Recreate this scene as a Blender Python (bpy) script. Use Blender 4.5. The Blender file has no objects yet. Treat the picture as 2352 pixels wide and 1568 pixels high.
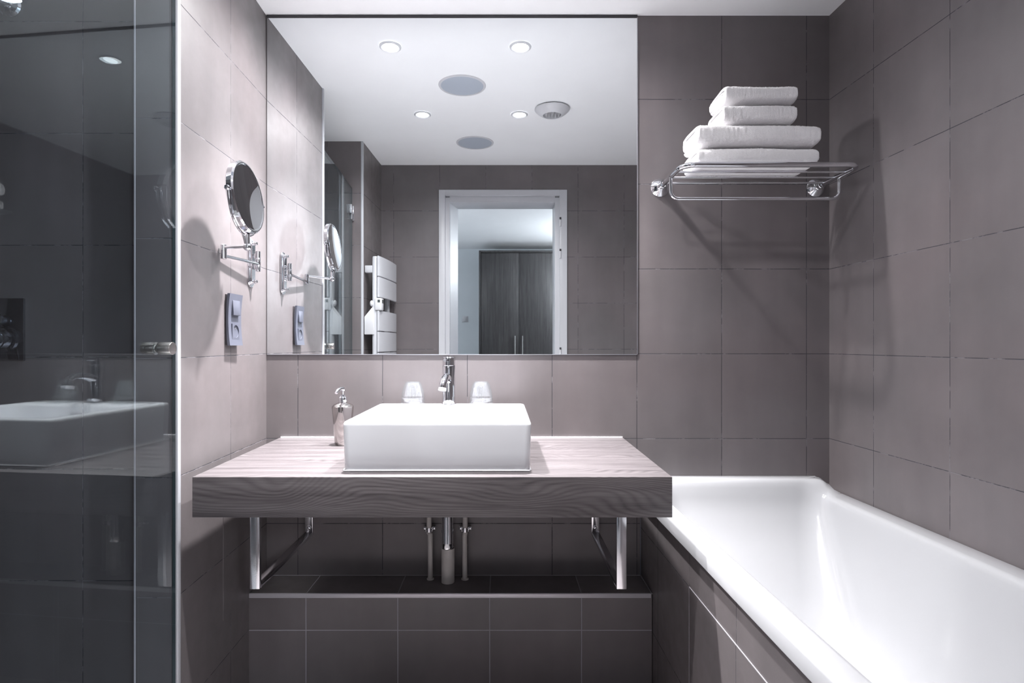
import bpy, bmesh, math, random
from mathutils import Vector, Matrix, noise

# ------------------------------------------------------------------ camera, world, exposure
SC = bpy.context.scene
COL = SC.collection
F_PX = 1335.0            # focal length in pixels of the 2352-wide frame
D = 2.06                 # camera distance from the mirror wall
CZ = 1.10                # camera height
KX = 0.0285              # the side walls run slightly off square to the mirror wall

cam_d = bpy.data.cameras.new('camera')
cam = bpy.data.objects.new('camera', cam_d)
COL.objects.link(cam)
cam.location = (0, -D, CZ)
cam.rotation_euler = (math.pi/2, 0, 0)
cam_d.sensor_width = 36.0
cam_d.lens = F_PX/2352*36.0
cam_d.shift_x = (1176-1153)/2352
cam_d.shift_y = (789-784)/2352
cam_d.clip_start = 0.01
SC.camera = cam

w = bpy.data.worlds.new('world'); SC.world = w; w.use_nodes = True
w.node_tree.nodes['Background'].inputs[0].default_value = (0.6, 0.65, 0.8, 1)
w.node_tree.nodes['Background'].inputs[1].default_value = 0.02

SC.view_settings.view_transform = 'Standard'
SC.view_settings.look = 'None'
SC.view_settings.exposure = 0.19
SC.view_settings.gamma = 1.0
SC.view_settings.use_curve_mapping = False
cy = SC.cycles
cy.use_denoising = True
cy.max_bounces = 14; cy.diffuse_bounces = 6; cy.glossy_bounces = 8
cy.transmission_bounces = 10; cy.transparent_max_bounces = 16
cy.sample_clamp_indirect = 6.0
cy.blur_glossy = 0.3

BEAM_ANG = 84.0          # narrow beam of each downlight
SPILL_ANG = 165.0        # light the reflector spills sideways
LAMP_COL = (1.0, .98, .985)
LENS_E = 30.0            # glow of each downlight's lens
HALL_E = 125.0
HALL2_E = 30.0
CEIL = 2.262
R_REAR = -1.73
FZ = -.06                # finished floor level

# ------------------------------------------------------------------ helpers
class MB:
    def __init__(self):
        self.bm = bmesh.new()
    def quad(self, pts, mi=0):
        vs = [self.bm.verts.new(p) for p in pts]
        f = self.bm.faces.new(vs); f.material_index = mi
        return f
    def box(self, x0, x1, y0, y1, z0, z1, bev=0.0, seg=2, mi=0):
        b = bmesh.new()
        bmesh.ops.create_cube(b, size=1.0)
        for v in b.verts:
            v.co = Vector(((x0+x1)/2+v.co.x*(x1-x0), (y0+y1)/2+v.co.y*(y1-y0), (z0+z1)/2+v.co.z*(z1-z0)))
        if bev > 0:
            bmesh.ops.bevel(b, geom=b.edges[:], offset=bev, segments=seg, profile=0.5, affect='EDGES')
        self.join(b, mi); return self
    def hexa(self, bottom, top, bev=0.0, seg=2):
        """box from four bottom and four top corners, same order"""
        b = bmesh.new()
        vb = [b.verts.new(p) for p in bottom]; vt = [b.verts.new(p) for p in top]
        b.faces.new(vb[::-1]); b.faces.new(vt)
        for i in range(4):
            j = (i+1) % 4
            b.faces.new((vb[i], vb[j], vt[j], vt[i]))
        bmesh.ops.recalc_face_normals(b, faces=b.faces)
        if bev > 0:
            bmesh.ops.bevel(b, geom=b.edges[:], offset=bev, segments=seg, profile=0.5, affect='EDGES')
        self.join(b); return self
    def join(self, b, mi=0):
        if mi:
            for f in b.faces: f.material_index = mi
        me = bpy.data.meshes.new('tmp'); b.to_mesh(me); b.free()
        self.bm.from_mesh(me); bpy.data.meshes.remove(me)
    def lathe(self, prof, c, axis='Z', seg=40, caps=True, mi=0):
        """prof: list of (radius, height) from base to tip, around an axis through c"""
        b = bmesh.new()
        ax = {'X': Vector((1,0,0)), 'Y': Vector((0,1,0)), 'Z': Vector((0,0,1)),
              '-Y': Vector((0,-1,0)), '-Z': Vector((0,0,-1)), '-X': Vector((-1,0,0))}[axis] if isinstance(axis, str) else Vector(axis).normalized()
        up = Vector((0,0,1)) if abs(ax.z) < .9 else Vector((1,0,0))
        e1 = ax.cross(up).normalized(); e2 = ax.cross(e1).normalized()
        c = Vector(c); rings = []
        for r, h in prof:
            if r < 1e-6:
                rings.append([b.verts.new(c+ax*h)])
            else:
                rings.append([b.verts.new(c+ax*h+e1*(r*math.cos(2*math.pi*i/seg))+e2*(r*math.sin(2*math.pi*i/seg))) for i in range(seg)])
        for a, d in zip(rings[:-1], rings[1:]):
            if len(a) == 1 and len(d) == 1: continue
            for i in range(seg):
                j = (i+1) % seg
                if len(a) == 1: b.faces.new((a[0], d[j], d[i]))
                elif len(d) == 1: b.faces.new((a[i], a[j], d[0]))
                else: b.faces.new((a[i], a[j], d[j], d[i]))
        if caps:
            for rg in (rings[0], rings[-1]):
                if len(rg) > 2: b.faces.new(rg)
        bmesh.ops.recalc_face_normals(b, faces=b.faces)
        self.join(b, mi); return self
    def tube(self, pts, r, seg=16, mi=0, r2=None):
        b = bmesh.new()
        P = [Vector(p) for p in pts]
        n = len(P); rings = []
        up = None
        for i in range(n):
            t = (P[min(i+1, n-1)]-P[max(i-1, 0)]).normalized()
            if up is None:
                up = Vector((0,0,1)) if abs(t.z) < .9 else Vector((1,0,0))
            e1 = (up - t*up.dot(t)).normalized(); up = e1
            e2 = t.cross(e1)
            rr = r if r2 is None else r+(r2-r)*i/(n-1)
            rings.append([b.verts.new(P[i]+e1*rr*math.cos(2*math.pi*k/seg)+e2*rr*math.sin(2*math.pi*k/seg)) for k in range(seg)])
        for a, d in zip(rings[:-1], rings[1:]):
            for k in range(seg):
                j = (k+1) % seg
                b.faces.new((a[k], a[j], d[j], d[k]))
        b.faces.new(rings[0]); b.faces.new(rings[-1])
        bmesh.ops.recalc_face_normals(b, faces=b.faces)
        self.join(b, mi); return self
    def sphere(self, c, r, u=24, v=14, scale=(1,1,1)):
        b = bmesh.new()
        bmesh.ops.create_uvsphere(b, u_segments=u, v_segments=v, radius=r)
        for x in b.verts: x.co = Vector((x.co.x*scale[0], x.co.y*scale[1], x.co.z*scale[2]))+Vector(c)
        self.join(b); return self
    def build(self, name, mats, parent=None, smooth=True, angle=35):
        me = bpy.data.meshes.new(name)
        off = Vector((0,0,0))
        p = parent
        while p is not None:
            off += p.location; p = p.parent
        for v in self.bm.verts: v.co -= off
        if smooth:
            for f in self.bm.faces: f.smooth = True
            for e in self.bm.edges:
                if len(e.link_faces) == 2 and e.calc_face_angle(0) > math.radians(angle):
                    e.smooth = False
        self.bm.to_mesh(me); self.bm.free()
        if not isinstance(mats, (list, tuple)): mats = [mats]
        for m in mats: me.materials.append(m)
        o = bpy.data.objects.new(name, me)
        COL.objects.link(o)
        if parent is not None: o.parent = parent
        return o

def arc(c, r, a0, a1, n, plane):
    out = []
    for i in range(n+1):
        a = math.radians(a0+(a1-a0)*i/n)
        u, v = r*math.cos(a), r*math.sin(a)
        if plane == 'XY': out.append((c[0]+u, c[1]+v, c[2]))
        elif plane == 'XZ': out.append((c[0]+u, c[1], c[2]+v))
        else: out.append((c[0], c[1]+u, c[2]+v))
    return out

def thing(name, label, cat, loc, group=None):
    o = bpy.data.objects.new(name, None); COL.objects.link(o)
    o.location = loc; o.empty_display_size = 0.05
    o['label'] = label; o['category'] = cat
    if group: o['group'] = group
    return o
def tag(o, label, cat, group=None):
    o['label'] = label; o['category'] = cat
    if group: o['group'] = group
    return o
def struct(o):
    o['kind'] = 'structure'; return o
def recenter(o, loc):
    loc = Vector(loc)
    for v in o.data.vertices: v.co -= loc
    o.location = loc
    return o
def dup(root, loc, label=None):
    r = root.copy(); COL.objects.link(r); r.location = loc
    if label: r['label'] = label
    for ch in list(root.children):
        c = ch.copy(); COL.objects.link(c); c.parent = r
        for g in list(ch.children):
            d = g.copy(); COL.objects.link(d); d.parent = c
    return r

# ------------------------------------------------------------------ materials
def new_mat(name):
    m = bpy.data.materials.new(name); m.use_nodes = True
    nt = m.node_tree
    for n in list(nt.nodes): nt.nodes.remove(n)
    out = nt.nodes.new('ShaderNodeOutputMaterial')
    return m, nt, out
class G:
    """tiny node graph writer"""
    def __init__(self, nt): self.nt = nt
    def n(self, t, **kw):
        x = self.nt.nodes.new(t)
        for k, v in kw.items(): setattr(x, k, v)
        return x
    def put(self, sock, v):
        if isinstance(v, bpy.types.NodeSocket): self.nt.links.new(v, sock)
        elif v is not None: sock.default_value = v
    def m(self, op, a, b=None, c=None, clamp=False):
        x = self.n('ShaderNodeMath', operation=op, use_clamp=clamp)
        self.put(x.inputs[0], a)
        if b is not None: self.put(x.inputs[1], b)
        if c is not None: self.put(x.inputs[2], c)
        return x.outputs[0]
    def mix(self, f, a, b, bt='MIX'):
        x = self.n('ShaderNodeMix', data_type='RGBA', blend_type=bt)
        self.put(x.inputs[0], f); self.put(x.inputs[6], a); self.put(x.inputs[7], b)
        return x.outputs[2]
    def noise(self, vec, scale, detail=3, rough=.5, dist=0):
        x = self.n('ShaderNodeTexNoise')
        self.put(x.inputs['Vector'], vec)
        x.inputs['Scale'].default_value = scale; x.inputs['Detail'].default_value = detail
        x.inputs['Roughness'].default_value = rough; x.inputs['Distortion'].default_value = dist
        return x.outputs['Fac']
    def comb(self, x, y, z):
        c = self.n('ShaderNodeCombineXYZ')
        self.put(c.inputs[0], x); self.put(c.inputs[1], y); self.put(c.inputs[2], z)
        return c.outputs[0]
    def ramp(self, v, a, b, to0=0.0, to1=1.0):
        x = self.n('ShaderNodeMapRange')
        self.put(x.inputs[0], v)
        x.inputs[1].default_value = a; x.inputs[2].default_value = b
        x.inputs[3].default_value = to0; x.inputs[4].default_value = to1
        return x.outputs[0]
def rgb(r, g, b): return (r, g, b, 1.0)

def plain(name, col, rough=.5, metal=0.0, spec=.5, bump=0.0, bscale=200, var=0.0, coat=0.0, vscale=6):
    m, nt, out = new_mat(name); g = G(nt)
    p = g.n('ShaderNodeBsdfPrincipled')
    geo = g.n('ShaderNodeNewGeometry').outputs['Position']
    if var > 0:
        f = g.ramp(g.noise(geo, vscale, 3), .3, .7, 1-var, 1+var)
        c = g.mix(1.0, rgb(*col), g.comb(f, f, f), 'MULTIPLY')
        nt.links.new(c, p.inputs['Base Color'])
    else:
        p.inputs['Base Color'].default_value = rgb(*col)
    p.inputs['Roughness'].default_value = rough
    p.inputs['Metallic'].default_value = metal
    p.inputs['Specular IOR Level'].default_value = spec
    p.inputs['Coat Weight'].default_value = coat
    p.inputs['Coat Roughness'].default_value = .03
    if bump > 0:
        b = g.n('ShaderNodeBump'); b.inputs['Strength'].default_value = bump
        b.inputs['Distance'].default_value = .002
        nt.links.new(g.noise(geo, bscale, 2), b.inputs['Height'])
        nt.links.new(b.outputs[0], p.inputs['Normal'])
    nt.links.new(p.outputs[0], out.inputs[0])
    return m

TILE = (0.138, 0.1235, 0.1275)
def tile(name, xo, yo, zo=CZ-.036, pitch=.3, light=.35, horiz_v='Y', base=TILE, wid=.0013, rough=.42, pale=(.17, .16, .175)):
    """square tiles; xo, yo, zo are where grout lines run on each axis; light = share of pale grout"""
    m, nt, out = new_mat(name); g = G(nt)
    geo = g.n('ShaderNodeNewGeometry')
    sp = g.n('ShaderNodeSeparateXYZ'); nt.links.new(geo.outputs['Position'], sp.inputs[0])
    sn = g.n('ShaderNodeSeparateXYZ'); nt.links.new(geo.outputs['True Normal'], sn.inputs[0])
    isx = g.m('GREATER_THAN', g.m('ABSOLUTE', sn.outputs[0]), .5)
    isz = g.m('GREATER_THAN', g.m('ABSOLUTE', sn.outputs[2]), .5)
    X = g.m('SUBTRACT', sp.outputs[0], xo); Y = g.m('SUBTRACT', sp.outputs[1], yo); Z = g.m('SUBTRACT', sp.outputs[2], zo)
    u = g.m('ADD', g.m('MULTIPLY', Y, isx), g.m('MULTIPLY', X, g.m('SUBTRACT', 1.0, isx)))
    v = g.m('ADD', g.m('MULTIPLY', Y, isz), g.m('MULTIPLY', Z, g.m('SUBTRACT', 1.0, isz)))
    wob = g.m('MULTIPLY', g.m('SUBTRACT', g.noise(geo.outputs['Position'], 9, 2), .5), .0012)
    def line(a):
        q = g.m('DIVIDE', g.m('ADD', a, wob), pitch)
        fr = g.m('ABSOLUTE', g.m('SUBTRACT', g.m('FRACT', g.m('ADD', q, .5)), .5))
        d = g.m('MULTIPLY', fr, pitch)
        return g.ramp(d, wid*.55, wid, 1.0, 0.0), g.m('FLOOR', q)
    lu, iu = line(u); lv, iv = line(v)
    mask = g.m('MAXIMUM', lu, lv)
    wn = g.n('ShaderNodeTexWhiteNoise', noise_dimensions='3D')
    nt.links.new(g.comb(iu, iv, isx), wn.inputs['Vector'])
    per = g.ramp(wn.outputs['Value'], 0, 1, .95, 1.05)
    cloud = g.ramp(g.noise(geo.outputs['Position'], 4.5, 4, .55), .3, .7, .90, 1.10)
    sv = g.comb(g.m('MULTIPLY', sp.outputs[0], 14.0), g.m('MULTIPLY', sp.outputs[1], 14.0), g.m('MULTIPLY', sp.outputs[2], 1.6))
    streak = g.ramp(g.noise(sv, 1.0, 3), .3, .7, .95, 1.05)
    k = g.m('MULTIPLY', g.m('MULTIPLY', per, cloud), streak)
    red = g.ramp(g.noise(geo.outputs['Position'], 2.6, 2), .35, .7, 0.985, 1.03)
    col = g.mix(1.0, rgb(*base), g.comb(g.m('MULTIPLY', k, red), k, k), 'MULTIPLY')
    gn = g.ramp(g.noise(geo.outputs['Position'], 16, 4, .7), .62-light*.35, .70-light*.35, 0, 1)
    gcol = g.mix(gn, rgb(.030, .030, .038), rgb(*pale))
    fin = g.mix(mask, col, gcol)
    p = g.n('ShaderNodeBsdfPrincipled')
    nt.links.new(fin, p.inputs['Base Color'])
    nt.links.new(g.m('ADD', g.ramp(g.noise(geo.outputs['Position'], 22, 3), .3, .7, rough-.05, rough+.05), g.m('MULTIPLY', mask, .45)), p.inputs['Roughness'])
    b = g.n('ShaderNodeBump'); b.inputs['Strength'].default_value = .6; b.inputs['Distance'].default_value = .001
    h = g.m('SUBTRACT', g.m('MULTIPLY', g.noise(geo.outputs['Position'], 160, 3), .12), mask)
    nt.links.new(h, b.inputs['Height']); nt.links.new(b.outputs[0], p.inputs['Normal'])
    nt.links.new(p.outputs[0], out.inputs[0])
    return m

def wood(name, dark, lite, vertical=False, figure=1.0, rough=.42):
    m, nt, out = new_mat(name); g = G(nt)
    tc = g.n('ShaderNodeTexCoord')
    sp = g.n('ShaderNodeSeparateXYZ'); nt.links.new(tc.outputs['Object'], sp.inputs[0])
    if vertical: A, B = sp.outputs[2], g.m('ADD', sp.outputs[0], sp.outputs[1])
    else: A, B = sp.outputs[0], g.m('SUBTRACT', sp.outputs[2], sp.outputs[1])
    big = g.noise(g.comb(g.m('MULTIPLY', A, 2.1), g.m('MULTIPLY', B, 7.5), 0.3), 1.0, 1.5, .4, .2)
    ring = g.m('ADD', g.m('MULTIPLY', B, 620.0), g.m('MULTIPLY', big, 150.0*figure))
    wv = g.m('ADD', g.m('MULTIPLY', g.m('SINE', ring), .5), .5)
    wv = g.m('MULTIPLY', g.m('POWER', wv, .6), g.ramp(g.noise(g.comb(g.m('MULTIPLY', A, 5.0), g.m('MULTIPLY', B, 60.0), 2.0), 1.0, 3, .6), .35, .65, .35, 1.0))
    fine = g.noise(g.comb(g.m('MULTIPLY', A, 9.0), g.m('MULTIPLY', B, 420.0), .0), 1.0, 3, .6)
    mid = g.noise(g.comb(g.m('MULTIPLY', A, 2.0), g.m('MULTIPLY', B, 38.0), 4.0), 1.0, 3, .5)
    f = g.m('ADD', g.m('MULTIPLY', wv, .34), g.m('ADD', g.m('MULTIPLY', fine, .55), g.m('MULTIPLY', mid, .75)))
    f = g.ramp(f, .50, 1.12)
    col = g.mix(f, rgb(*dark), rgb(*lite))
    p = g.n('ShaderNodeBsdfPrincipled'); nt.links.new(col, p.inputs['Base Color'])
    p.inputs['Roughness'].default_value = rough
    b = g.n('ShaderNodeBump'); b.inputs['Strength'].default_value = .25; b.inputs['Distance'].default_value = .0006
    nt.links.new(fine, b.inputs['Height']); nt.links.new(b.outputs[0], p.inputs['Normal'])
    nt.links.new(p.outputs[0], out.inputs[0])
    return m

def clear_glass(name, tint, f0=.045):
    m, nt, out = new_mat(name); g = G(nt)
    geo = g.n('ShaderNodeNewGeometry')
    dp = g.n('ShaderNodeVectorMath', operation='DOT_PRODUCT')
    nt.links.new(geo.outputs['Incoming'], dp.inputs[0]); nt.links.new(geo.outputs['Normal'], dp.inputs[1])
    c = g.m('ABSOLUTE', dp.outputs['Value'])
    s = g.m('POWER', g.m('SUBTRACT', 1.0, c), 5.0)
    F = g.m('ADD', g.m('MULTIPLY', s, 1-f0), f0, clamp=True)
    tr = g.n('ShaderNodeBsdfTransparent'); tr.inputs[0].default_value = rgb(*tint)
    gl = g.n('ShaderNodeBsdfGlossy'); gl.inputs['Roughness'].default_value = 0.0
    gl.inputs['Color'].default_value = rgb(.95, 1.0, 1.0)
    mx = g.n('ShaderNodeMixShader')
    nt.links.new(F, mx.inputs[0]); nt.links.new(tr.outputs[0], mx.inputs[1]); nt.links.new(gl.outputs[0], mx.inputs[2])
    nt.links.new(mx.outputs[0], out.inputs[0])
    return m
def emit(name, col, s):
    m, nt, out = new_mat(name); g = G(nt)
    e = g.n('ShaderNodeEmission'); e.inputs[0].default_value = rgb(*col); e.inputs[1].default_value = s
    nt.links.new(e.outputs[0], out.inputs[0]); return m
def terry(name):
    m, nt, out = new_mat(name); g = G(nt)
    geo = g.n('ShaderNodeNewGeometry').outputs['Position']
    p = g.n('ShaderNodeBsdfPrincipled')
    f = g.ramp(g.noise(geo, 210, 3, .7), .3, .7, .94, 1.0)
    f2 = g.ramp(g.noise(geo, 28, 3), .3, .7, .95, 1.0)
    k = g.m('MULTIPLY', f, f2)
    nt.links.new(g.mix(1.0, rgb(.95, .935, .95), g.comb(k, k, k), 'MULTIPLY'), p.inputs['Base Color'])
    p.inputs['Roughness'].default_value = 1.0; p.inputs['Specular IOR Level'].default_value = .1
    p.inputs['Sheen Weight'].default_value = .3
    b = g.n('ShaderNodeBump'); b.inputs['Strength'].default_value = .6; b.inputs['Distance'].default_value = .0025
    nt.links.new(g.noise(geo, 330, 3, .7), b.inputs['Height']); nt.links.new(b.outputs[0], p.inputs['Normal'])
    nt.links.new(p.outputs[0], out.inputs[0])
    return m

M = {}
M['tile_back'] = tile('back_wall_tiles', -.7235, 0, pitch=.30045, light=.25)
M['tile_left'] = tile('left_wall_tiles', 0, -.288, light=.35)
M['tile_stub'] = tile('wall_end_tiles', -.75, -.288, light=.6)
M['tile_shower'] = tile('shower_tiles', -1.125, -.2, light=.4)
M['tile_right'] = tile('right_wall_tiles', 0, -.235, light=.30)
M['tile_rear'] = tile('rear_wall_tiles', -.705, -.288, light=.35)
M['tile_apron'] = tile('bath_apron_tiles', 0, -.213, pitch=.297, zo=.450, light=.3)
M['tile_ledge'] = tile('ledge_tiles', .261, .12, zo=.1595, pitch=.3015, light=1.2, wid=.0019, pale=(.34, .33, .36))
M['tile_floor'] = tile('floor_tiles', .1, .05, light=.5, base=(.46, .43, .43))
M['tile_piece'] = tile('tile_slab', 5.03, .03, zo=.464, pitch=.9, light=.2)
M['ceiling'] = plain('ceiling_paint', (.95, .955, .97), .8, var=.01)
M['white_paint'] = plain('door_frame_paint', (.53, .535, .565), .35, var=.01)
M['hall_wall'] = plain('hall_wall_paint', (.76, .80, .83), .7, var=.02)
M['hall_floor'] = plain('hall_floor_carpet', (.34, .33, .33), .9, var=.1, vscale=40)
M['mirror'] = plain('mirror_silver', (.88, .905, .915), 0.0, 1.0)
M['shave'] = plain('magnifying_mirror_silver', (.90, .92, .94), 0.0, 1.0)
M['black'] = plain('black_gap', (.03, .03, .035), .5)
M['seal_grey'] = plain('grey_edge', (.32, .32, .35), .3, .6)
M['chrome'] = plain('chrome', (.80, .81, .84), .05, 1.0)
M['chrome_soft'] = plain('satin_chrome', (.62, .62, .65), .16, 1.0)
M['chrome_dark'] = plain('dark_chrome', (.30, .31, .34), .06, 1.0)
M['steel'] = plain('brushed_steel', (.66, .64, .62), .22, 1.0)
M['nickel'] = plain('polished_nickel', (.60, .57, .56), .07, 1.0)
M['porcelain'] = plain('porcelain', (.73, .74, .77), .12, coat=.5)
M['acrylic'] = plain('bath_acrylic', (.445, .45, .468), .14, coat=.4)
M['overflow'] = plain('overflow_cap', (.40, .39, .40), .35)
M['sealant'] = plain('sealant', (.75, .74, .76), .45)
M['grout'] = plain('pale_grout', (.26, .25, .27), .8)
M['grout_dark'] = plain('bluish_sealant', (.13, .13, .16), .5)
M['alu_white'] = plain('white_corner_profile', (.44, .45, .48), .3)
M['alu'] = plain('aluminium_profile', (.58, .56, .60), .32, .35)
M['wood'] = wood('grey_oak_veneer', (.050, .043, .0455), (.165, .148, .153))
M['wood_dark'] = wood('wardrobe_veneer', (.012, .011, .012), (.060, .057, .058), vertical=True, figure=.12, rough=.42)
M['glass'] = clear_glass('shower_glass', (.89, .93, .95), .038)
M['glass_edge'] = plain('glass_edge', (.03, .045, .05), .15)
M['tumbler'] = None
M['towel'] = terry('white_terry')
M['plate'] = plain('silver_grey_plastic', (.088, .093, .122), .42, .0)
M['plate_dark'] = plain('dark_plate_back', (.04, .035, .04), .4)
M['white_plastic'] = plain('white_plastic', (.60, .60, .625), .3)
M['radiator'] = plain('white_enamel', (.50, .505, .535), .28, coat=.2)
M['grille'] = plain('speaker_grille', (.42, .46, .53), .6, bump=.4, bscale=900)
M['pipe'] = plain('grey_pvc', (.50, .475, .46), .5, var=.08, vscale=20)
M['screen'] = plain('lcd_screen', (.05, .06, .06), .2)
M['lens'] = emit('lamp_glow', (.93, .96, 1.0), LENS_E)
M['globe2'] = emit('added_ceiling_fill_glow', (.92, .95, 1.0), HALL2_E)
M['globe'] = emit('added_globe_glow', (.90, .95, 1.0), HALL_E)
m, nt, out = new_mat('drinking_glass'); g = G(nt)
p = g.n('ShaderNodeBsdfPrincipled'); p.inputs['Transmission Weight'].default_value = 1.0
p.inputs['Roughness'].default_value = 0.0; p.inputs['IOR'].default_value = 1.35
p.inputs['Base Color'].default_value = rgb(.97, .98, .99)
nt.links.new(p.outputs[0], out.inputs[0]); M['tumbler'] = clear_glass('tumbler_glass', (.98, .984, .99), .08)

def xl(y): return -.835 - KX*y          # left wall plane at depth y (y is negative towards the camera)
def xr(y): return 1.160 - KX*y

# ------------------------------------------------------------------ room shell
b = MB(); b.box(-2.0, 1.5, -1.93, .12, FZ-.1, FZ); struct(b.build('floor', M['tile_floor'], smooth=False))
b = MB(); b.box(-2.0, 1.5, -5.3, .12, CEIL, CEIL+.1); struct(b.build('ceiling', M['ceiling'], smooth=False))
b = MB(); b.box(-2.0, 1.5, 0, .12, FZ, CEIL); struct(b.build('wall_back', M['tile_back'], smooth=False))
# left wall block with the end that carries the glass door
b = MB()
b.hexa([(xl(0)-.105, 0, FZ), (xl(0), 0, FZ), (xl(-.594), -.594, FZ), (-.921, -.594, FZ)],
       [(xl(0)-.105, 0, CEIL), (xl(0), 0, CEIL), (xl(-.594), -.594, CEIL), (-.921, -.594, CEIL)])
wl = struct(b.build('wall_left', M['tile_left'], smooth=False))
b = MB(); b.box(-.919, xl(-.594)-.010, -.604, -.5945, FZ, CEIL)
struct(b.build('wall_left_end', M['tile_stub'], smooth=False))
b = MB()
b.hexa([(xl(-.001), -.001, .281), (xl(-.001)+.0015, -.001, .281), (xl(-.34)+.0015, -.34, .281), (xl(-.34), -.34, .281)],
       [(xl(-.001), -.001, .672), (xl(-.001)+.0015, -.001, .672), (xl(-.34)+.0015, -.34, .672), (xl(-.34), -.34, .672)])
b.build('tile_slab', M['tile_piece'], wl, smooth=False)
# shower alcove
b = MB(); b.box(-1.80, -.941, -.5, 0, FZ, CEIL); struct(b.build('wall_shower_back', M['tile_shower'], smooth=False))
b = MB(); b.box(-1.90, -1.80, -1.93, 0, FZ, CEIL); struct(b.build('wall_shower_side', M['tile_shower'], smooth=False))
b = MB()
b.hexa([(-1.80, -1.286, FZ), (xl(-1.286)-.002, -1.286, FZ), (xl(-1.73), -1.73, FZ), (-1.80, -1.73, FZ)][::-1],
       [(-1.80, -1.286, CEIL), (xl(-1.286)-.002, -1.286, CEIL), (xl(-1.73), -1.73, CEIL), (-1.80, -1.73, CEIL)][::-1])
struct(b.build('wall_partition', M['tile_rear'], smooth=False))
# right wall
b = MB()
b.hexa([(xr(0), 0, FZ), (1.5, 0, FZ), (1.5, -1.93, FZ), (xr(-1.93), -1.93, FZ)],
       [(xr(0), 0, CEIL), (1.5, 0, CEIL), (1.5, -1.93, CEIL), (xr(-1.93), -1.93, CEIL)])
struct(b.build('wall_right', M['tile_right'], smooth=False))
# rear wall around the doorway
b = MB()
b.box(-1.80, -.405, -1.93, R_REAR, FZ, CEIL); b.box(.418, 1.30, -1.93, R_REAR, FZ, CEIL)
b.box(-.405, .418, -1.93, R_REAR, 2.094, CEIL)
struct(b.build('wall_rear', M['tile_rear'], smooth=False))
# white corner profiles
b = MB(); b.box(-.8215, -.8115, -.6045, -.5900, FZ, CEIL, .002)
struct(b.build('trim_1', M['alu_white']))
b = MB(); b.box(-.9225, -.9175, -.6045, -.597, FZ, CEIL, .001); struct(b.build('trim_2', M['alu']))
b = MB(); x = xl(-1.286); b.box(x-.012, x+.0015, -1.298, -1.2845, FZ, CEIL, .003)
struct(b.build('trim_3', M['alu_white']))

# doorway: casing and linings
o = thing('door_1', 'white painted frame of the doorway seen in the big mirror', 'door frame', (0, R_REAR, 0))
o['kind'] = 'structure'
b = MB()
Yc = R_REAR+.012
b.box(-.410, -.369, R_REAR-.02, Yc, FZ, 2.099, .002); b.box(.375, .423, R_REAR-.02, Yc, FZ, 2.099, .002)
b.box(-.369, .375, R_REAR-.02, Yc, 2.062, 2.099, .002)
b.build('casing', M['white_paint'], o)
b = MB()
b.box(-.405, -.342, -1.775, R_REAR-.012, FZ, 2.055, .002)
b.box(.346, .418, -1.935, R_REAR-.012, FZ, 2.055, .002)
b.box(-.342, .346, -1.935, R_REAR-.012, 2.023, 2.085, .002)
b.hexa([(-.405, -1.775, FZ), (-.341, -1.775, FZ), (-.302, -1.935, FZ), (-.405, -1.935, FZ)][::-1],
       [(-.405, -1.775, 2.03), (-.341, -1.775, 2.03), (-.302, -1.935, 2.03), (-.405, -1.935, 2.03)][::-1])
b.build('lining', M['white_paint'], o)
for z in (1.898, 1.693, 1.055, .35):
    b = MB(); b.lathe([(.0, -.026), (.006, -.026), (.006, .018), (.0, .018)], (.3785, Yc+.004, z-.012), seg=14)
    h = b.build('hinge', M['white_plastic'], o)
    b = MB(); b.lathe([(.0, 0), (.006, 0), (.006, .014), (0, .014)], (.3785, Yc+.004, z+.007), seg=14)
    b.build('hinge_pin', M['black'], h)

# hall beyond the doorway
b = MB(); b.box(-2.0, 1.5, -5.3, -1.93, FZ-.1, FZ); struct(b.build('floor_hall', M['hall_floor'], smooth=False))
b = MB(); b.box(-2.0, 1.5, -5.2, -5.09, FZ, CEIL); struct(b.build('wall_hall_end', M['hall_wall'], smooth=False))
b = MB(); b.box(-1.3, -1.2, -5.09, -1.93, FZ, CEIL); struct(b.build('wall_hall_left', M['hall_wall'], smooth=False))
b = MB(); b.box(1.45, 1.55, -5.09, -1.93, FZ, CEIL); struct(b.build('wall_hall_right', M['hall_wall'], smooth=False))
o = thing('wardrobe', 'tall dark wood wardrobe with slim bar handles, seen through the doorway', 'wardrobe', (.6, -4.8, 0))
b = MB(); b.box(-.262, -.240, -5.085, -4.545, FZ, 2.158, .001); b.box(1.42, 1.44, -5.085, -4.545, FZ, 2.158, .001)
b.box(-.240, 1.42, -5.085, -4.545, 2.135, 2.158, .001); b.box(-.240, 1.42, -5.07, -4.60, .06, 2.135); b.box(-.24, 1.42, -5.0, -4.60, FZ, .06)
b.build('carcass', M['wood_dark'], o)
for x0, x1, hx in ((-.237, .190, .1485), (.194, .64, .2327), (.644, 1.03, .985), (1.034, 1.418, 1.08)):
    b = MB(); b.box(x0, x1, -4.60, -4.555, .065, 2.131, .0015); dr = b.build('wardrobe_door', M['wood_dark'], o)
    b = MB(); b.tube([(hx, -4.530, .87), (hx, -4.530, 1.189)], .0055, 10)
    b.tube([(hx, -4.556, .90), (hx, -4.530, .90)], .004, 8); b.tube([(hx, -4.556, 1.16), (hx, -4.530, 1.16)], .004, 8)
    b.build('handle', M['steel'], dr)
o = thing('light_switch', 'small square white switch on the pale hall wall left of the wardrobe', 'switch', (-.455, -5.09, 1.40))
b = MB(); b.box(-.492, -.418, -5.0895, -5.080, 1.363, 1.437, .003); b.build('plate', M['white_plastic'], o)
b = MB(); b.box(-.474, -.436, -5.081, -5.076, 1.378, 1.422, .002); b.build('rocker', M['white_plastic'], o)
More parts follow.
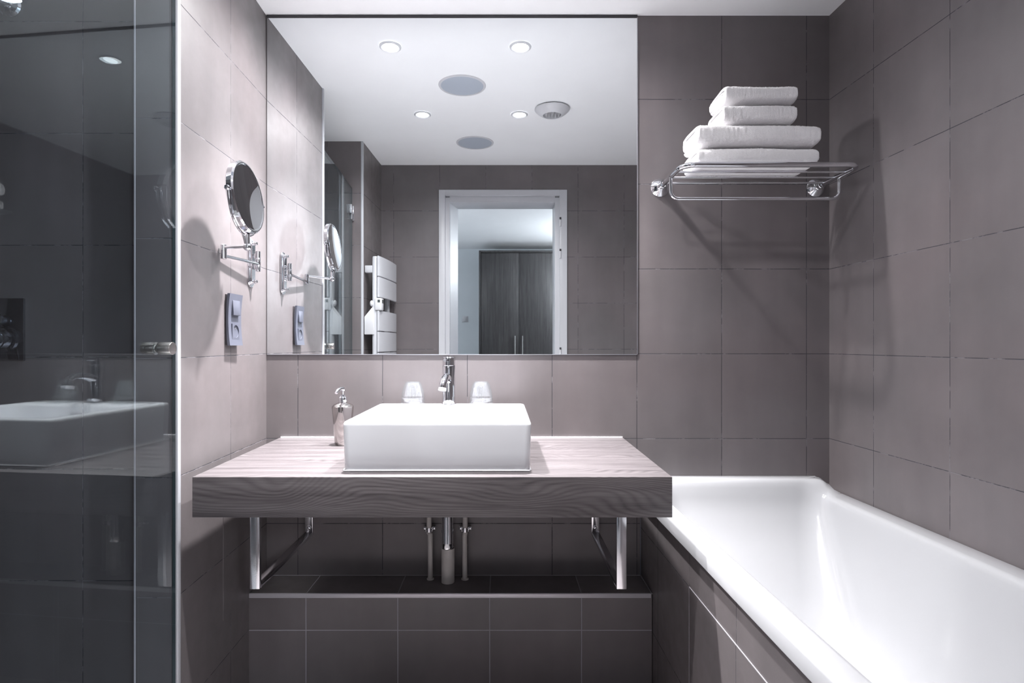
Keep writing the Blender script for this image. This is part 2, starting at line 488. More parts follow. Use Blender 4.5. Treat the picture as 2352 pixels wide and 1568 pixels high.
o = thing('added_wall_globe', 'unseen globe lamp added on the right hall wall to light the hall', 'lamp', (1.45, -3.75, 1.95))  # added out of view to light the hall; shape and position are guesses
b = MB(); b.lathe([(0, 0), (.06, 0), (.055, .02), (.018, .03), (.018, .07)], (1.4495, -3.75, 1.95), '-X', 32); b.build('base', M['white_plastic'], o)
b = MB(); b.sphere((1.28, -3.75, 1.95), .12); b.build('lamp_shade', M['globe'], o)
o = thing('added_ceiling_fill', 'unseen round lamp added on the hall ceiling as extra light', 'lamp', (-.95, -3.0, CEIL))  # added fill, out of view, brightens the hall and shines in through the doorway
b = MB(); b.lathe([(0, 0), (.075, 0), (.07, .03), (0, .03)], (-.95, -3.0, CEIL), '-Z', 32); b.build('base', M['white_plastic'], o)
b = MB(); b.lathe([(.065, .028), (.11, .05), (.12, .08), (.10, .11), (.05, .135), (0, .14)], (-.95, -3.0, CEIL), '-Z', 32, caps=False)
b.build('lamp_shade', M['globe2'], o)

# ------------------------------------------------------------------ ceiling fixtures
def downlight(label, x, y, beam_w, spill_w):
    o = thing('downlight', label, 'ceiling light', (x, y, CEIL), 'downlights in the bathroom ceiling')
    b = MB(); b.lathe([(.031, .0), (.0315, .004), (.036, .006), (.0425, .003), (.0435, .0)], (x, y, CEIL-.0005), '-Z', 36, caps=False)
    b.build('ring', M['white_plastic'], o)
    b = MB(); b.lathe([(0, .0), (.033, .0), (.033, .002), (.024, .0035), (0, .004)], (x, y, CEIL-.0005), '-Z', 32)
    b.build('lens', M['lens'], o)
    for nm, W, ang in (('beam', beam_w, BEAM_ANG), ('spill', spill_w, SPILL_ANG)):
        ld = bpy.data.lights.new(nm, 'SPOT'); ld.energy = W; ld.spot_size = math.radians(ang); ld.spot_blend = 1.0
        ld.shadow_soft_size = .022; ld.color = LAMP_COL
        lo = bpy.data.objects.new(nm, ld); COL.objects.link(lo); lo.parent = o; lo.location = (0, 0, -.03)
    return o
downlight('bright round downlight nearest the mirror, above the left end of the basin counter', -.437, -.22, 330, 56)
downlight('bright round downlight nearest the mirror, above the right side of the basin', .072, -.22, 205, 48)
downlight('left downlight of the pair farther from the mirror', -.4025, -.892, 60, 30)
downlight('right downlight of the farther pair, just beside the domed white vent', .0885, -.892, 42, 23)
def speaker(label, x, y, r):
    o = thing('ceiling_speaker', label, 'speaker', (x, y, CEIL), 'round speakers in the bathroom ceiling')
    b = MB(); b.lathe([(r-.012, .001), (r-.011, .004), (r-.002, .0035), (r, .0)], (x, y, CEIL-.0003), '-Z', 56, caps=False)
    b.build('rim', M['white_plastic'], o)
    b = MB(); b.lathe([(0, .0), (r-.0115, .0), (r-.0115, .0025), (0, .0032)], (x, y, CEIL-.0003), '-Z', 56)
    b.build('grille', M['grille'], o)
speaker('round grey ceiling speaker between the two pairs of downlights', -.179, -.563, .107)
speaker('round grey ceiling speaker close to the doorway wall', -.156, -1.308, .1085)
o = thing('ceiling_vent', 'domed white air vent with open slatted mouth on the ceiling', 'vent', (.248, -.815, CEIL))
b = MB(); b.lathe([(0, 0), (.078, 0), (.078, .004), (0, .004)], (.248, -.815, CEIL-.0005), '-Z', 40); b.build('base_shadow_disc', M['black'], o)  # black disc stands in for the shadow between shell and ceiling
b = MB(); b.lathe([(.074, .0042), (.084, .0045), (.087, .007), (.085, .0105), (.074, .021), (.060, .031), (.047, .0375), (.045, .036), (.045, .012)], (.248, -.815, CEIL-.0005), '-Z', 48, caps=False)
b.build('shell', M['white_plastic'], o)
b = MB(); b.lathe([(0, .010), (.045, .010), (.045, .012), (0, .012)], (.248, -.815, CEIL-.0005), '-Z', 32); b.build('throat', M['black'], o)
for i in range(5):
    dx = -.031+.0155*i; hw = math.sqrt(max(0, .043**2-dx**2))
    b = MB(); b.hexa([(.248+dx-.006, -.815-hw, CEIL-.014), (.248+dx-.004, -.815-hw, CEIL-.014), (.248+dx-.004, -.815+hw, CEIL-.014), (.248+dx-.006, -.815+hw, CEIL-.014)],
                     [(.248+dx+.003, -.815-hw, CEIL-.033), (.248+dx+.005, -.815-hw, CEIL-.033), (.248+dx+.005, -.815+hw, CEIL-.033), (.248+dx+.003, -.815+hw, CEIL-.033)])
    b.build('fin', M['white_plastic'], o, smooth=False)

# ------------------------------------------------------------------ big wall mirror
o = thing('wall_mirror', 'large frameless mirror reaching from the basin splashback to the ceiling', 'mirror', (-.176, 0, 1.0625))
b = MB(); b.box(-.8315, .478, -.0032, -.0005, 1.0625, CEIL-.008); b.build('mirror_glass', M['mirror'], o, smooth=False)
b = MB(); b.box(-.8315, .478, -.0075, -.0003, CEIL-.008, CEIL-.0015); b.build('top_channel', M['black'], o, smooth=False)
b = MB(); b.box(.478, .4812, -.0034, -.0005, 1.0625, CEIL-.008, .0004)
b.build('polished_edge', M['seal_grey'], o)
b = MB(); b.box(-.8315, .478, -.0036, -.0005, 1.0600, 1.0625, .0004)
b.build('lower_edge', M['seal_grey'], o)

# ------------------------------------------------------------------ magnifying mirror
o = thing('magnifying_mirror', 'round chrome shaving mirror on a folding arm on the left wall', 'mirror', (xl(-.144), -.144, CZ+.185))
def stadium(b, xw, yc, z0, z1, hw, t0, t1, n=14):
    bb = bmesh.new(); ring0 = []; ring1 = []
    pts = [(hw*math.cos(a), z1-hw+hw*math.sin(a)) for a in [math.pi*i/n for i in range(n+1)]]
    pts += [(hw*math.cos(a), z0+hw+hw*math.sin(a)) for a in [math.pi+math.pi*i/n for i in range(n+1)]]
    v0 = [bb.verts.new((xw+t0, yc+p[0], p[1])) for p in pts]; v1 = [bb.verts.new((xw+t1, yc+p[0], p[1])) for p in pts]
    bb.faces.new(v0); bb.faces.new(v1)
    for i in range(len(pts)):
        j = (i+1) % len(pts); bb.faces.new((v0[i], v0[j], v1[j], v1[i]))
    bmesh.ops.recalc_face_normals(bb, faces=bb.faces)
    tops = [e for e in bb.edges if all(abs(v.co.x-(xw+t1)) < 1e-6 for v in e.verts)]
    bmesh.ops.bevel(bb, geom=tops, offset=min(.0025, (t1-t0)*.6), segments=3, affect='EDGES')
    b.join(bb)
xw = xl(-.144)+.0015
b = MB(); stadium(b, xw, -.144, CZ+.185, CZ+.346, .0225, 0, .005); stadium(b, xw, -.144, CZ+.193, CZ+.338, .015, .005, .011)
b.build('mounting_plate', M['chrome'], o)
for z in (CZ+.205, CZ+.250, CZ+.290, CZ+.330):
    big = z in (CZ+.205, CZ+.330)
    rr = .0075 if big else .0055; hh = .014 if big else .009
    b = MB(); b.lathe([(rr, 0), (rr, hh*.35), (rr*.8, hh*.4), (rr*.8, hh*.6), (rr*.6, hh*.85), (0, hh)], (xw+.011, -.144, z), 'X', 18)
    b.build('cap_nut', M['chrome'], o)
b = MB(); b.lathe([(.006, 0), (.0075, .001), (.0075, .021), (.0068, .022), (.0068, .0225), (.0075, .0235), (.0075, .043), (.0068, .044), (.0068, .0445), (.0075, .045), (.0075, .066), (.006, .067)], (-.803, -.146, CZ+.237), 'Z', 24)
b.box(xw+.010, -.803, -.150, -.142, CZ+.245, CZ+.262, .001); b.box(xw+.010, -.803, -.150, -.142, CZ+.279, CZ+.296, .001)
b.build('hinge_barrel', M['chrome_soft'], o)
EL = Vector((-.812, -.364, CZ+.268)); BJ = Vector((-.721, -.4145, CZ+.274))
b = MB(); b.tube([(-.803, -.148, CZ+.263), (EL.x, EL.y, CZ+.257)], .0050, 16); b.build('arm', M['chrome'], o)
b = MB(); b.tube([(EL.x, EL.y, CZ+.281), (BJ.x, BJ.y, BJ.z+.001)], .0050, 16); b.build('arm', M['chrome'], o)
b = MB(); b.lathe([(.007, 0), (.0085, .0015), (.0085, .0225), (.0078, .0232), (.0078, .0238), (.0085, .0245), (.0085, .0405), (.007, .042)], (EL.x, EL.y, CZ+.247), 'Z', 24); b.build('elbow_joint', M['chrome_soft'], o)
MC = Vector((-.721, -.425, CZ+.410)); MR = .1005
b = MB(); b.sphere(BJ, .0115); b.tube([BJ+Vector((0,-.002,.009)), (BJ.x, -.421, CZ+.298), (BJ.x, -.425, CZ+.309)], .0075, 16, r2=.011)
b.build('ball_joint', M['chrome'], o)
PHI, PIT = math.radians(0.3), math.radians(6.0)      # the disc is tipped up a little
NX = Vector((math.cos(PHI)*math.cos(PIT), -math.sin(PHI)*math.cos(PIT), math.sin(PIT)))
TY = Vector((math.sin(PHI), math.cos(PHI), 0))
b = MB()
bb = []
for i in range(33):
    a = math.pi+math.pi*i/32
    bb.append(MC+TY*((MR+.0045)*math.cos(a))+Vector((0, 0, (MR+.0045)*math.sin(a))))
b.tube(bb, .0032, 10); b.build('yoke', M['chrome'], o)
b = MB(); b.lathe([(MR-.012, .0085), (MR-.009, .0105), (MR-.004, .0105), (MR, .0065), (MR, -.0065), (MR-.004, -.0105), (MR-.009, -.0105), (MR-.012, -.0085)], MC, NX, 72, caps=False)
b.build('rim', M['chrome'], o)
R = MR-.011; CUR = .62
b = MB(); b.lathe([(R*i/12, .0092-(CUR-math.sqrt(CUR*CUR-R*R))+(CUR-math.sqrt(CUR*CUR-(R*i/12)**2))) for i in range(13)], MC, NX, 72, caps=False)
b.build('magnifying_glass', M['shave'], o)
b = MB(); b.lathe([(0, -.0088), (R, -.0088), (R, -.0080), (0, -.0080)], MC, NX, 72); b.build('plain_glass', M['shave'], o)
for s in (-1, 1):
    b = MB(); b.lathe([(.004, 0), (.004, .006), (.0065, .007), (.0075, .011), (.0055, .016), (0, .0175)], MC+TY*(s*(MR-.001)), TY*s, 20)
    b.build('pivot_knob', M['chrome'], o)

# ------------------------------------------------------------------ switch and socket plate on the left wall
yc = -.287; xw = xl(yc)+.001
o = thing('switch_and_socket_plate', 'silver grey switch with socket below, on left wall under the shaving mirror', 'socket', (xw, yc, CZ+.0725))
b = MB(); b.box(xw-.002, xw+.006, yc-.040, yc+.040, CZ-.003, CZ+.148, .001); b.build('back_box', M['plate_dark'], o)
b = MB(); bb = bmesh.new(); n = 14; ra = []; rb = []
for i in range(n+1):
    t = -1+2*i/n; z = CZ+.0725+t*.078; d = .011+.0055*t*t
    ra.append([bb.verts.new((xw+.0045+.004*t*t, yc-.0425, z)), bb.verts.new((xw+d, yc-.0425, z)), bb.verts.new((xw+d, yc+.0425, z)), bb.verts.new((xw+.0045+.004*t*t, yc+.0425, z))])
for a, c in zip(ra[:-1], ra[1:]):
    for k in range(4): bb.faces.new((a[k], a[(k+1) % 4], c[(k+1) % 4], c[k]))
bb.faces.new(ra[0]); bb.faces.new(ra[-1]); bmesh.ops.recalc_face_normals(bb, faces=bb.faces); b.join(bb)
b.build('frame', M['plate'], o)
b = MB(); b.hexa([(xw+.010, yc-.023, CZ+.086), (xw+.0185, yc-.023, CZ+.086), (xw+.0185, yc+.023, CZ+.086), (xw+.010, yc+.023, CZ+.086)],
                 [(xw+.010, yc-.023, CZ+.131), (xw+.0160, yc-.023, CZ+.131), (xw+.0160, yc+.023, CZ+.131), (xw+.010, yc+.023, CZ+.131)], .0008)
b.build('rocker', M['plate'], o)
b = MB()
bb = bmesh.new(); n = 32
oz = CZ+.037; sq = .0235
outer = []; 
for i in range(n):
    a = 2*math.pi*i/n; c, s = math.cos(a), math.sin(a); k = sq/max(abs(c), abs(s))
    outer.append(bb.verts.new((xw+.0145, yc+k*c, oz+k*s)))
i1 = [bb.verts.new((xw+.0145, yc+.0195*math.cos(2*math.pi*i/n), oz+.0195*math.sin(2*math.pi*i/n))) for i in range(n)]
i2 = [bb.verts.new((xw+.0035, yc+.0185*math.cos(2*math.pi*i/n), oz+.0185*math.sin(2*math.pi*i/n))) for i in range(n)]
ob = [bb.verts.new((xw+.009, v.co.y, v.co.z)) for v in outer]
for i in range(n):
    j = (i+1) % n
    bb.faces.new((outer[i], outer[j], i1[j], i1[i])); bb.faces.new((i1[i], i1[j], i2[j], i2[i])); bb.faces.new((ob[i], ob[j], outer[j], outer[i]))
bb.faces.new(i2); bmesh.ops.recalc_face_normals(bb, faces=bb.faces); b.join(bb)
sk = b.build('socket', M['plate'], o)
b = MB(); b.lathe([(.0024, 0), (.0024, .0095), (.0015, .0110), (0, .0115)], (xw+.0035, yc, oz+.010), 'X', 14); b.build('earth_pin', M['chrome'], sk)
b = MB()
for s in (-1, 1): b.lathe([(0, 0), (.0024, 0), (.0024, .0006), (0, .0006)], (xw+.0035, yc+s*.0095, oz), 'X', 14)
b.build('pin_holes', M['black'], sk)

# ------------------------------------------------------------------ counter and brackets
CT = CZ-.332; CB = CT-.101
o = thing('countertop', 'thick grey oak wall-hung counter carrying the white basin', 'countertop', (-.18, -.31, CB))
b = MB()
b.hexa([(-.786, -.002, CB), (.4275, -.002, CB), (.4245, -.612, CB), (-.772, -.612, CB)][::-1],
       [(-.786, -.002, CT), (.4275, -.002, CT), (.4245, -.612, CT), (-.772, -.612, CT)][::-1], .0012, 2)
b.build('slab', M['wood'], o)
b = MB(); b.tube([(-.782, -.004, CT+.001), (.426, -.004, CT+.001)], .0028, 8); b.build('sealant_bead', M['sealant'], o)
def bracket(label, x):
    o = thing('counter_bracket', label, 'bracket', (x, 0, CZ-.676), 'chrome brackets under the counter')
    w = .0135; zb = CZ-.676; yf = -.460
    b = MB(); b.box(x-w, x+w, -.012, -.0005, zb, CB-.0003, .0008); b.build('wall_plate', M['chrome_soft'], o)
    b = MB(); b.box(x-w, x+w, yf+.012, -.0122, zb, zb+.012, .0008); b.build('lower_bar', M['chrome_soft'], o)
    b = MB(); b.box(x-w, x+w, yf, yf+.012, zb, CB-.0003, .0012); b.build('front_bar', M['chrome_soft'], o)
    b = MB(); b.lathe([(.0075, 0), (.0075, .001), (.0060, .0045), (.003, .0062), (0, .0065)], (x, -.012, CZ-.648), '-Y', 6)
    b.lathe([(.0085, 0), (.0085, .0012), (0, .0012)], (x, -.012, CZ-.648), '-Y', 20)
    b.build('bolt', M['chrome'], o)
bracket('chrome square bar bracket under the left end of the counter', -.681)
bracket('chrome square bar bracket under the right end, next to the bath', .3295)

# ------------------------------------------------------------------ tiled ledge under the counter, bath apron
o = MB(); o.box(xl(0)-.0, .492, -.152, -.0, FZ, .279); led = struct(o.build('wall_ledge', M['tile_ledge'], smooth=False))
b = MB(); b.box(xl(-.15)+.001, .4885, -.1555, -.150, .2665, .2815, .001); b.build('edge_profile', M['alu'], led)
b = MB(); b.tube([(xl(0)+.002, -.0008, .2795), (.490, -.0008, .2795)], .0016, 8); b.build('grout_bead', M['grout'], led)
b = MB(); b.tube([(.4905, -.001, .28), (.4905, -.001, .665)], .0022, 8); b.build('corner_bead', M['grout_dark'], led)
b = MB(); b.tube([(.491, -.002, .2795), (.4925, -.152, .2795)], .0016, 8); b.build('grout_bead', M['grout'], led)
SA = .0165
def xa(y): return .492-SA*y
b = MB()
b.hexa([(xa(0), 0, FZ), (xa(0)+.03, 0, FZ), (xa(-1.73)+.03, -1.73, FZ), (xa(-1.73), -1.73, FZ)],
       [(xa(0), 0, .542), (xa(0)+.03, 0, .542), (xa(-1.73)+.03, -1.73, .542), (xa(-1.73), -1.73, .542)])
ap = struct(b.build('wall_bath_side', M['tile_apron'], smooth=False))
b = MB()
b.hexa([(xa(-.510)-.0012, -.510, .12), (xa(-.510)+.002, -.510, .12), (xa(-1.107)+.002, -1.107, .12), (xa(-1.107)-.0012, -1.107, .12)],
       [(xa(-.510)-.0012, -.510, .4505), (xa(-.510)+.002, -.510, .4505), (xa(-1.107)+.002, -1.107, .4505), (xa(-1.107)-.0012, -1.107, .4505)])
acc = b.build('access_panel', M['tile_apron'], ap, smooth=False)
b = MB()
b.hexa([(xa(-.509)-.0016, -.5085, .4498), (xa(-.509)+.001, -.5085, .4498), (xa(-1.108)+.001, -1.1085, .4498), (xa(-1.108)-.0016, -1.1085, .4498)],
       [(xa(-.509)-.0016, -.5085, .4520), (xa(-.509)+.001, -.5085, .4520), (xa(-1.108)+.001, -1.1085, .4520), (xa(-1.108)-.0016, -1.1085, .4520)])
b.hexa([(xa(-.509)-.0016, -.5085, .12), (xa(-.509)+.001, -.5085, .12), (xa(-.5105)+.001, -.5103, .12), (xa(-.5105)-.0016, -.5103, .12)],
       [(xa(-.509)-.0016, -.5085, .4500), (xa(-.509)+.001, -.5085, .4500), (xa(-.5105)+.001, -.5103, .4500), (xa(-.5105)-.0016, -.5103, .4500)])
b.build('panel_profile', M['alu'], acc)

# ------------------------------------------------------------------ bathtub
def ring(bb, x0, x1, y0, y1, r, z, n=10, rise=0.0, skl=0.0, skr=0.0):
    vs = []
    for cx, cy, a0 in ((x1-r, y1-r, 0), (x0+r, y1-r, 90), (x0+r, y0+r, 180), (x1-r, y0+r, 270)):
        for i in range(n+1):
            a = math.radians(a0+90*i/n)
            x = cx+r*math.cos(a); y = cy+r*math.sin(a)
            vs.append((x, y))
    # extra points along straight sides
    res = []
    for i in range(len(vs)):
        p, q = vs[i], vs[(i+1) % len(vs)]
        res.append(p)
        L = math.hypot(q[0]-p[0], q[1]-p[1])
        if (i+1) % (n+1) == 0:
            for k in range(1, 64):
                t = k/64; res.append((p[0]+(q[0]-p[0])*t, p[1]+(q[1]-p[1])*t))
    out = []
    for x, y in res:
        zz = z
        if rise:
            def ss(a, bb_, v):
                t = min(1, max(0, (v-a)/(bb_-a))); return t*t*(3-2*t)
            sy = ss(-.105, -.055, y)
            sx = ss(0, .052, 1.156-x)*ss(0, .052, x-.484)
            zz = z+rise*sx*sy
        t = (x-.48)/.68
        xx = x-(skl*(1-t)+skr*t)*y
        out.append(bb.verts.new((xx, y, zz)))
    return out
ZR = CZ-.509
b = MB(); bb = bmesh.new()
X0, X1, Y0, Y1 = .481, 1.1585, -1.7275, -.0015
prof = [ # x inset left, right, far, near, corner radius, z, rise
 (.045, .045, .045, .045, .02, ZR-.037, 0),
 (.000, .000, .000, .000, .010, ZR-.037, 0),
 (.000, .000, .000, .000, .012, ZR-.007, .6),
 (.0035, .0015, .001, .003, .014, ZR-.0015, 1),
 (.009, .006, .004, .008, .018, ZR, 1),
 (.030, .032, .022, .030, .030, ZR, 1),
 (.048, .054, .041, .050, .044, ZR, 1),
 (.0535, .0595, .047, .056, .048, ZR-.0012, 1),
 (.0585, .0645, .0525, .062, .052, ZR-.0042, .98),
 (.0625, .069, .0575, .067, .056, ZR-.0095, .93),
 (.0655, .072, .063, .071, .060, ZR-.018, .85),
 (.068, .075, .071, .075, .066, ZR-.035, .6),
 (.072, .080, .086, .082, .076, ZR-.07, .25),
 (.085, .095, .150, .10, .09, ZR-.16, 0),
 (.105, .115, .235, .13, .11, ZR-.27, 0),
 (.130, .140, .310, .16, .12, ZR-.355, 0),
 (.160, .170, .360, .20, .11, ZR-.393, 0),
 (.210, .220, .430, .26, .09, ZR-.405, 0),
]
rings = []
for a, c, d, e, r, z, rs in prof:
    rings.append(ring(bb, X0+a, X1-c, Y0+e, Y1-d, r, z, rise=.042*rs, skl=SA, skr=KX))
for A, B2 in zip(rings[:-1], rings[1:]):
    for i in range(len(A)):
        j = (i+1) % len(A); bb.faces.new((A[i], A[j], B2[j], B2[i]))
bb.faces.new(rings[-1])
bmesh.ops.recalc_face_normals(bb, faces=bb.faces)
b.join(bb)
o = thing('bathtub', 'long glossy white built-in bath along the right wall', 'bathtub', (.82, -.87, ZR-.41))
b.build('tub', M['acrylic'], o, angle=60)
b = MB(); b.lathe([(0, 0), (.024, 0), (.024, .002), (.018, .004), (0, .004)], (.83, -1.25, ZR-.4048), 'Z', 28); b.build('drain', M['chrome'], o)

# ------------------------------------------------------------------ basin
BZ = CZ-.202
o = thing('basin', 'white rectangular porcelain basin sitting on the oak counter', 'sink', (-.17, -.32, CT))
b = MB(); bb = bmesh.new()
def rr(bb, x0, x1, y0, y1, r, z, n=8):
    out = []
    for cx, cy_, a0 in ((x1-r, y1-r, 0), (x0+r, y1-r, 90), (x0+r, y0+r, 180), (x1-r, y0+r, 270)):
        for i in range(n+1):
            a = math.radians(a0+90*i/n); out.append(bb.verts.new((cx+r*math.cos(a), cy_+r*math.sin(a), z)))
    return out
x0, x1, y0, y1 = -.4155, .0765, -.553, -.088
pr = [(.030, .030, .020, CT+.0010), (.004, .004, .018, CT+.0010), (.003, .003, .018, CT+.004), (.0015, .0015, .018, CT+.05), (0, 0, .018, BZ-.012),
      (.0005, .0005, .018, BZ-.006), (.003, .003, .018, BZ-.002), (.007, .007, .018, BZ), (.014, .112, .022, BZ), (.018, .116, .024, BZ-.003), (.020, .119, .026, BZ-.010),
      (.026, .126, .030, BZ-.05), (.036, .137, .040, BZ-.085), (.065, .165, .05, BZ-.102), (.15, .2, .03, BZ-.108)]
rg = []
for s, back, r, z in pr:
    fr = s
    rg.append(rr(bb, x0+s, x1-s, y0+fr, y1-back, r, z))
for A, B2 in zip(rg[:-1], rg[1:]):
    for i in range(len(A)):
        j = (i+1) % len(A); bb.faces.new((A[i], A[j], B2[j], B2[i]))
bb.faces.new(rg[-1]); bb.faces.new(rg[0])
bmesh.ops.recalc_face_normals(bb, faces=bb.faces); b.join(bb)
b.build('bowl', M['porcelain'], o, angle=60)
b = MB(); b.lathe([(0, 0), (.0132, 0), (.0132, .0022), (.0110, .0038), (0, .0042)], (-.174, y1-.1225, BZ-.035), (0, -1, .14), 28); b.build('overflow_cover', M['overflow'], o)
b = MB(); b.lathe([(0, 0), (.022, 0), (.022, .002), (.016, .005), (0, .006)], (-.17, -.38, BZ-.108), 'Z', 28); b.build('drain', M['chrome'], o)
b = MB(); b.tube([(x0+.004, y0+.002, CT+.0026), (x1-.004, y0+.002, CT+.0026)], .0022, 8); b.tube([(x0+.002, y0+.01, CT+.0026), (x0+.002, y1-.01, CT+.0026)], .002, 8)
b.tube([(x1-.002, y0+.01, CT+.0026), (x1-.002, y1-.01, CT+.0026)], .002, 8)
b.build('sealant_bead', M['sealant'], o)

# ------------------------------------------------------------------ mixer tap
fx, fy = -.176, -.133
o = thing('basin_tap', 'slim chrome mixer tap standing on the back ledge of the basin', 'tap', (fx, fy, BZ))
b = MB(); b.lathe([(.0245, 0), (.0245, .003), (.0225, .0045), (.0215, .0045)], (fx, fy, BZ+.0003), 'Z', 40); b.build('base_ring', M['chrome'], o)
b = MB(); b.lathe([(.0212, .004), (.0212, .1285), (.0205, .1295)], (fx, fy, BZ), 'Z', 48); b.build('body', M['chrome'], o)
b = MB(); b.lathe([(.0205, .1297), (.0213, .1305), (.0213, .1558), (.0200, .1572), (0, .1575)], (fx, fy, BZ), 'Z', 48); cap = b.build('handle_cap', M['chrome'], o)
b = MB(); b.tube([(fx-.002, fy-.018, BZ+.1475), (fx-.008, fy-.058, BZ+.1490)], .0047, 16); b.build('lever', M['chrome'], o)
pts = []
P0, P1, P2, P3 = Vector((fx, fy-.012, BZ+.082)), Vector((fx+.002, fy-.070, BZ+.105)), Vector((fx-.006, fy-.112, BZ+.098)), Vector((fx-.009, fy-.122, BZ+.062))
for i in range(21):
    t = i/20; pts.append(P0*(1-t)**3+P1*3*t*(1-t)**2+P2*3*t*t*(1-t)+P3*t**3)
b = MB(); b.tube(pts, .0118, 24); sp = b.build('spout', M['chrome'], o)
dirn = (pts[-1]-pts[-2]).normalized()
b = MB(); b.lathe([(.0123, -.002), (.0123, .005), (.0100, .0055), (.0095, .003), (0, .003)], pts[-1], dirn, 28); b.build('aerator', M['white_plastic'], sp)

# ------------------------------------------------------------------ tumblers
def tumbler(label, x, y):
    o = thing('drinking_glass', label, 'glass', (x, y, BZ), 'upturned glasses on the basin ledge')
    outp = [(.0383, .0005), (.0388, .002), (.0386, .010), (.0380, .0245), (.0384, .0255), (.0378, .0270), (.0366, .036), (.0347, .046), (.0320, .0565), (.0292, .0650), (.0265, .0715), (.0238, .0757), (.0205, .0777), (.016, .0781), (0, .0780)]
    inn = [(0, .0742), (.016, .0742), (.0202, .0732), (.0225, .0710), (.0250, .0668), (.0276, .0610), (.0303, .0530), (.0330, .0430), (.0350, .034), (.0362, .0260), (.0368, .012), (.0370, .0005)]
    b = MB(); b.lathe(outp+inn+[(.0383, .0006)], (x, y, BZ+.0002), 'Z', 48, caps=False)
    b.build('body', M['tumbler'], o)
    return o
t0 = tumbler('clear tumbler upside down on the basin, between soap dispenser and tap', -.2935, -.1445)
dup(t0, (-.0690, -.1445, BZ), 'clear tumbler upside down on the basin, right of the chrome tap')

# ------------------------------------------------------------------ soap dispenser
sx, sy = -.523, -.150
o = thing('soap_dispenser', 'polished metal soap pump bottle standing left of the basin', 'soap dispenser', (sx, sy, CT))
b = MB(); b.lathe([(0, .0005), (.0245, .0005), (.0258, .003), (.0335, .104), (.0352, .122), (.0350, .1265), (.031, .1315), (.018, .1385), (.0135, .1405), (0, .1405)], (sx, sy, CT), 'Z', 56); b.build('bottle', M['nickel'], o)
b = MB(); b.lathe([(.0128, .1400), (.0128, .1425), (.0145, .1430), (.0150, .1500), (.0138, .1560), (.0100, .1590), (.0095, .1640), (.0050, .1655), (.0050, .1600)], (sx, sy, CT), 'Z', 32); b.build('collar', M['chrome'], o)
b = MB(); b.lathe([(.0028, .158), (.0028, .1775)], (sx, sy, CT), 'Z', 14); b.build('stem', M['chrome'], o)
b = MB(); b.lathe([(.0065, .1765), (.0075, .1790), (.0068, .1840), (.0040, .1865), (0, .187)], (sx, sy, CT), 'Z', 24)
b.tube([(sx, sy, CT+.1825), (sx-.006, sy-.014, CT+.1835), (sx-.010, sy-.026, CT+.1800), (sx-.0125, sy-.034, CT+.1720)], .0078, 16, r2=.0046); b.build('nozzle', M['chrome'], o)

# ------------------------------------------------------------------ pipes under the counter
LZ = .2793
o = thing('waste_pipe', 'chrome tailpipe dropping into a grey plastic pipe below the basin', 'pipe', (-.187, -.058, LZ))
b = MB(); b.lathe([(.0205, .112), (.0205, .135), (.0210, .136), (.0210, .137), (.0205, .138), (.0205, .33), (.0218, .331), (.0218, CB-LZ-.0004)], (-.188, -.058, LZ), 'Z', 40); b.build('chrome_pipe', M['chrome'], o)
b = MB(); b.lathe([(.0225, .0008), (.0225, .118), (.0208, .118), (.0208, .10)], (-.186, -.058, LZ), 'Z', 36); b.build('plastic_pipe', M['pipe'], o)
def supply(label, pts, xc):
    o = thing('supply_pipe', label, 'pipe', (pts[-1][0], pts[-1][1], LZ), 'thin water pipes under the counter')
    b = MB(); b.tube(pts, .0088, 18); b.lathe([(.0125, 0), (.0125, .0035), (.009, .0045)], (pts[-1][0], pts[-1][1], LZ+.0004), 'Z', 20); b.build('tube', M['pipe'], o)
    zc = CZ-.648
    b = MB(); b.lathe([(.0101, -.0075), (.0101, .0075)], (xc, -.032, zc), 'Z', 24, caps=False)
    b.lathe([(.0089, -.0075), (.0101, -.0075)], (xc, -.032, zc), 'Z', 24, caps=False); b.lathe([(.0107, -.0025), (.0107, .0025)], (xc, -.032, zc), 'Z', 24, caps=False)
    b.box(xc-.021, xc+.021, -.0195, -.018, zc-.006, zc+.006, .0005)
    b.box(xc-.011, xc-.009, -.033, -.018, zc-.007, zc+.007); b.box(xc+.009, xc+.011, -.033, -.018, zc-.007, zc+.007)
    cl = b.build('clip', M['chrome_soft'], o)
    for s in (-1, 1):
        b = MB(); b.lathe([(.0058, 0), (.0056, .002), (.003, .0035), (0, .0037)], (xc+s*.0165, -.0195, zc), '-Y', 16)
        b.lathe([(.003, -.019), (.003, 0)], (xc+s*.0165, -.0195, zc), '-Y', 10)
        b.build('screw', M['chrome'], cl)
def smooth_pts(keys, n=24):
    out = []
    for i in range(n+1):
        t = i/n*(len(keys)-1); k = min(int(t), len(keys)-2); f = t-k; f = f*f*(3-2*f)
        out.append(tuple(keys[k][j]*(1-f)+keys[k+1][j]*f for j in range(2))+(keys[k][2]*(1-(t-k))+keys[k+1][2]*(t-k),))
    return out
supply('thin grey water pipe with a slight bend, left of the waste pipe', smooth_pts([(-.2545, -.032, CB-.0004), (-.2545, -.032, CZ-.66), (-.250, -.035, LZ+.16), (-.2495, -.035, LZ+.0006)]), -.2545)
supply('thin straight grey water pipe, right of the waste pipe', [(-.1285, -.032, CB-.0004), (-.1285, -.032, CZ-.66), (-.130, -.034, LZ+.15), (-.1292, -.035, LZ+.0006)], -.1285)

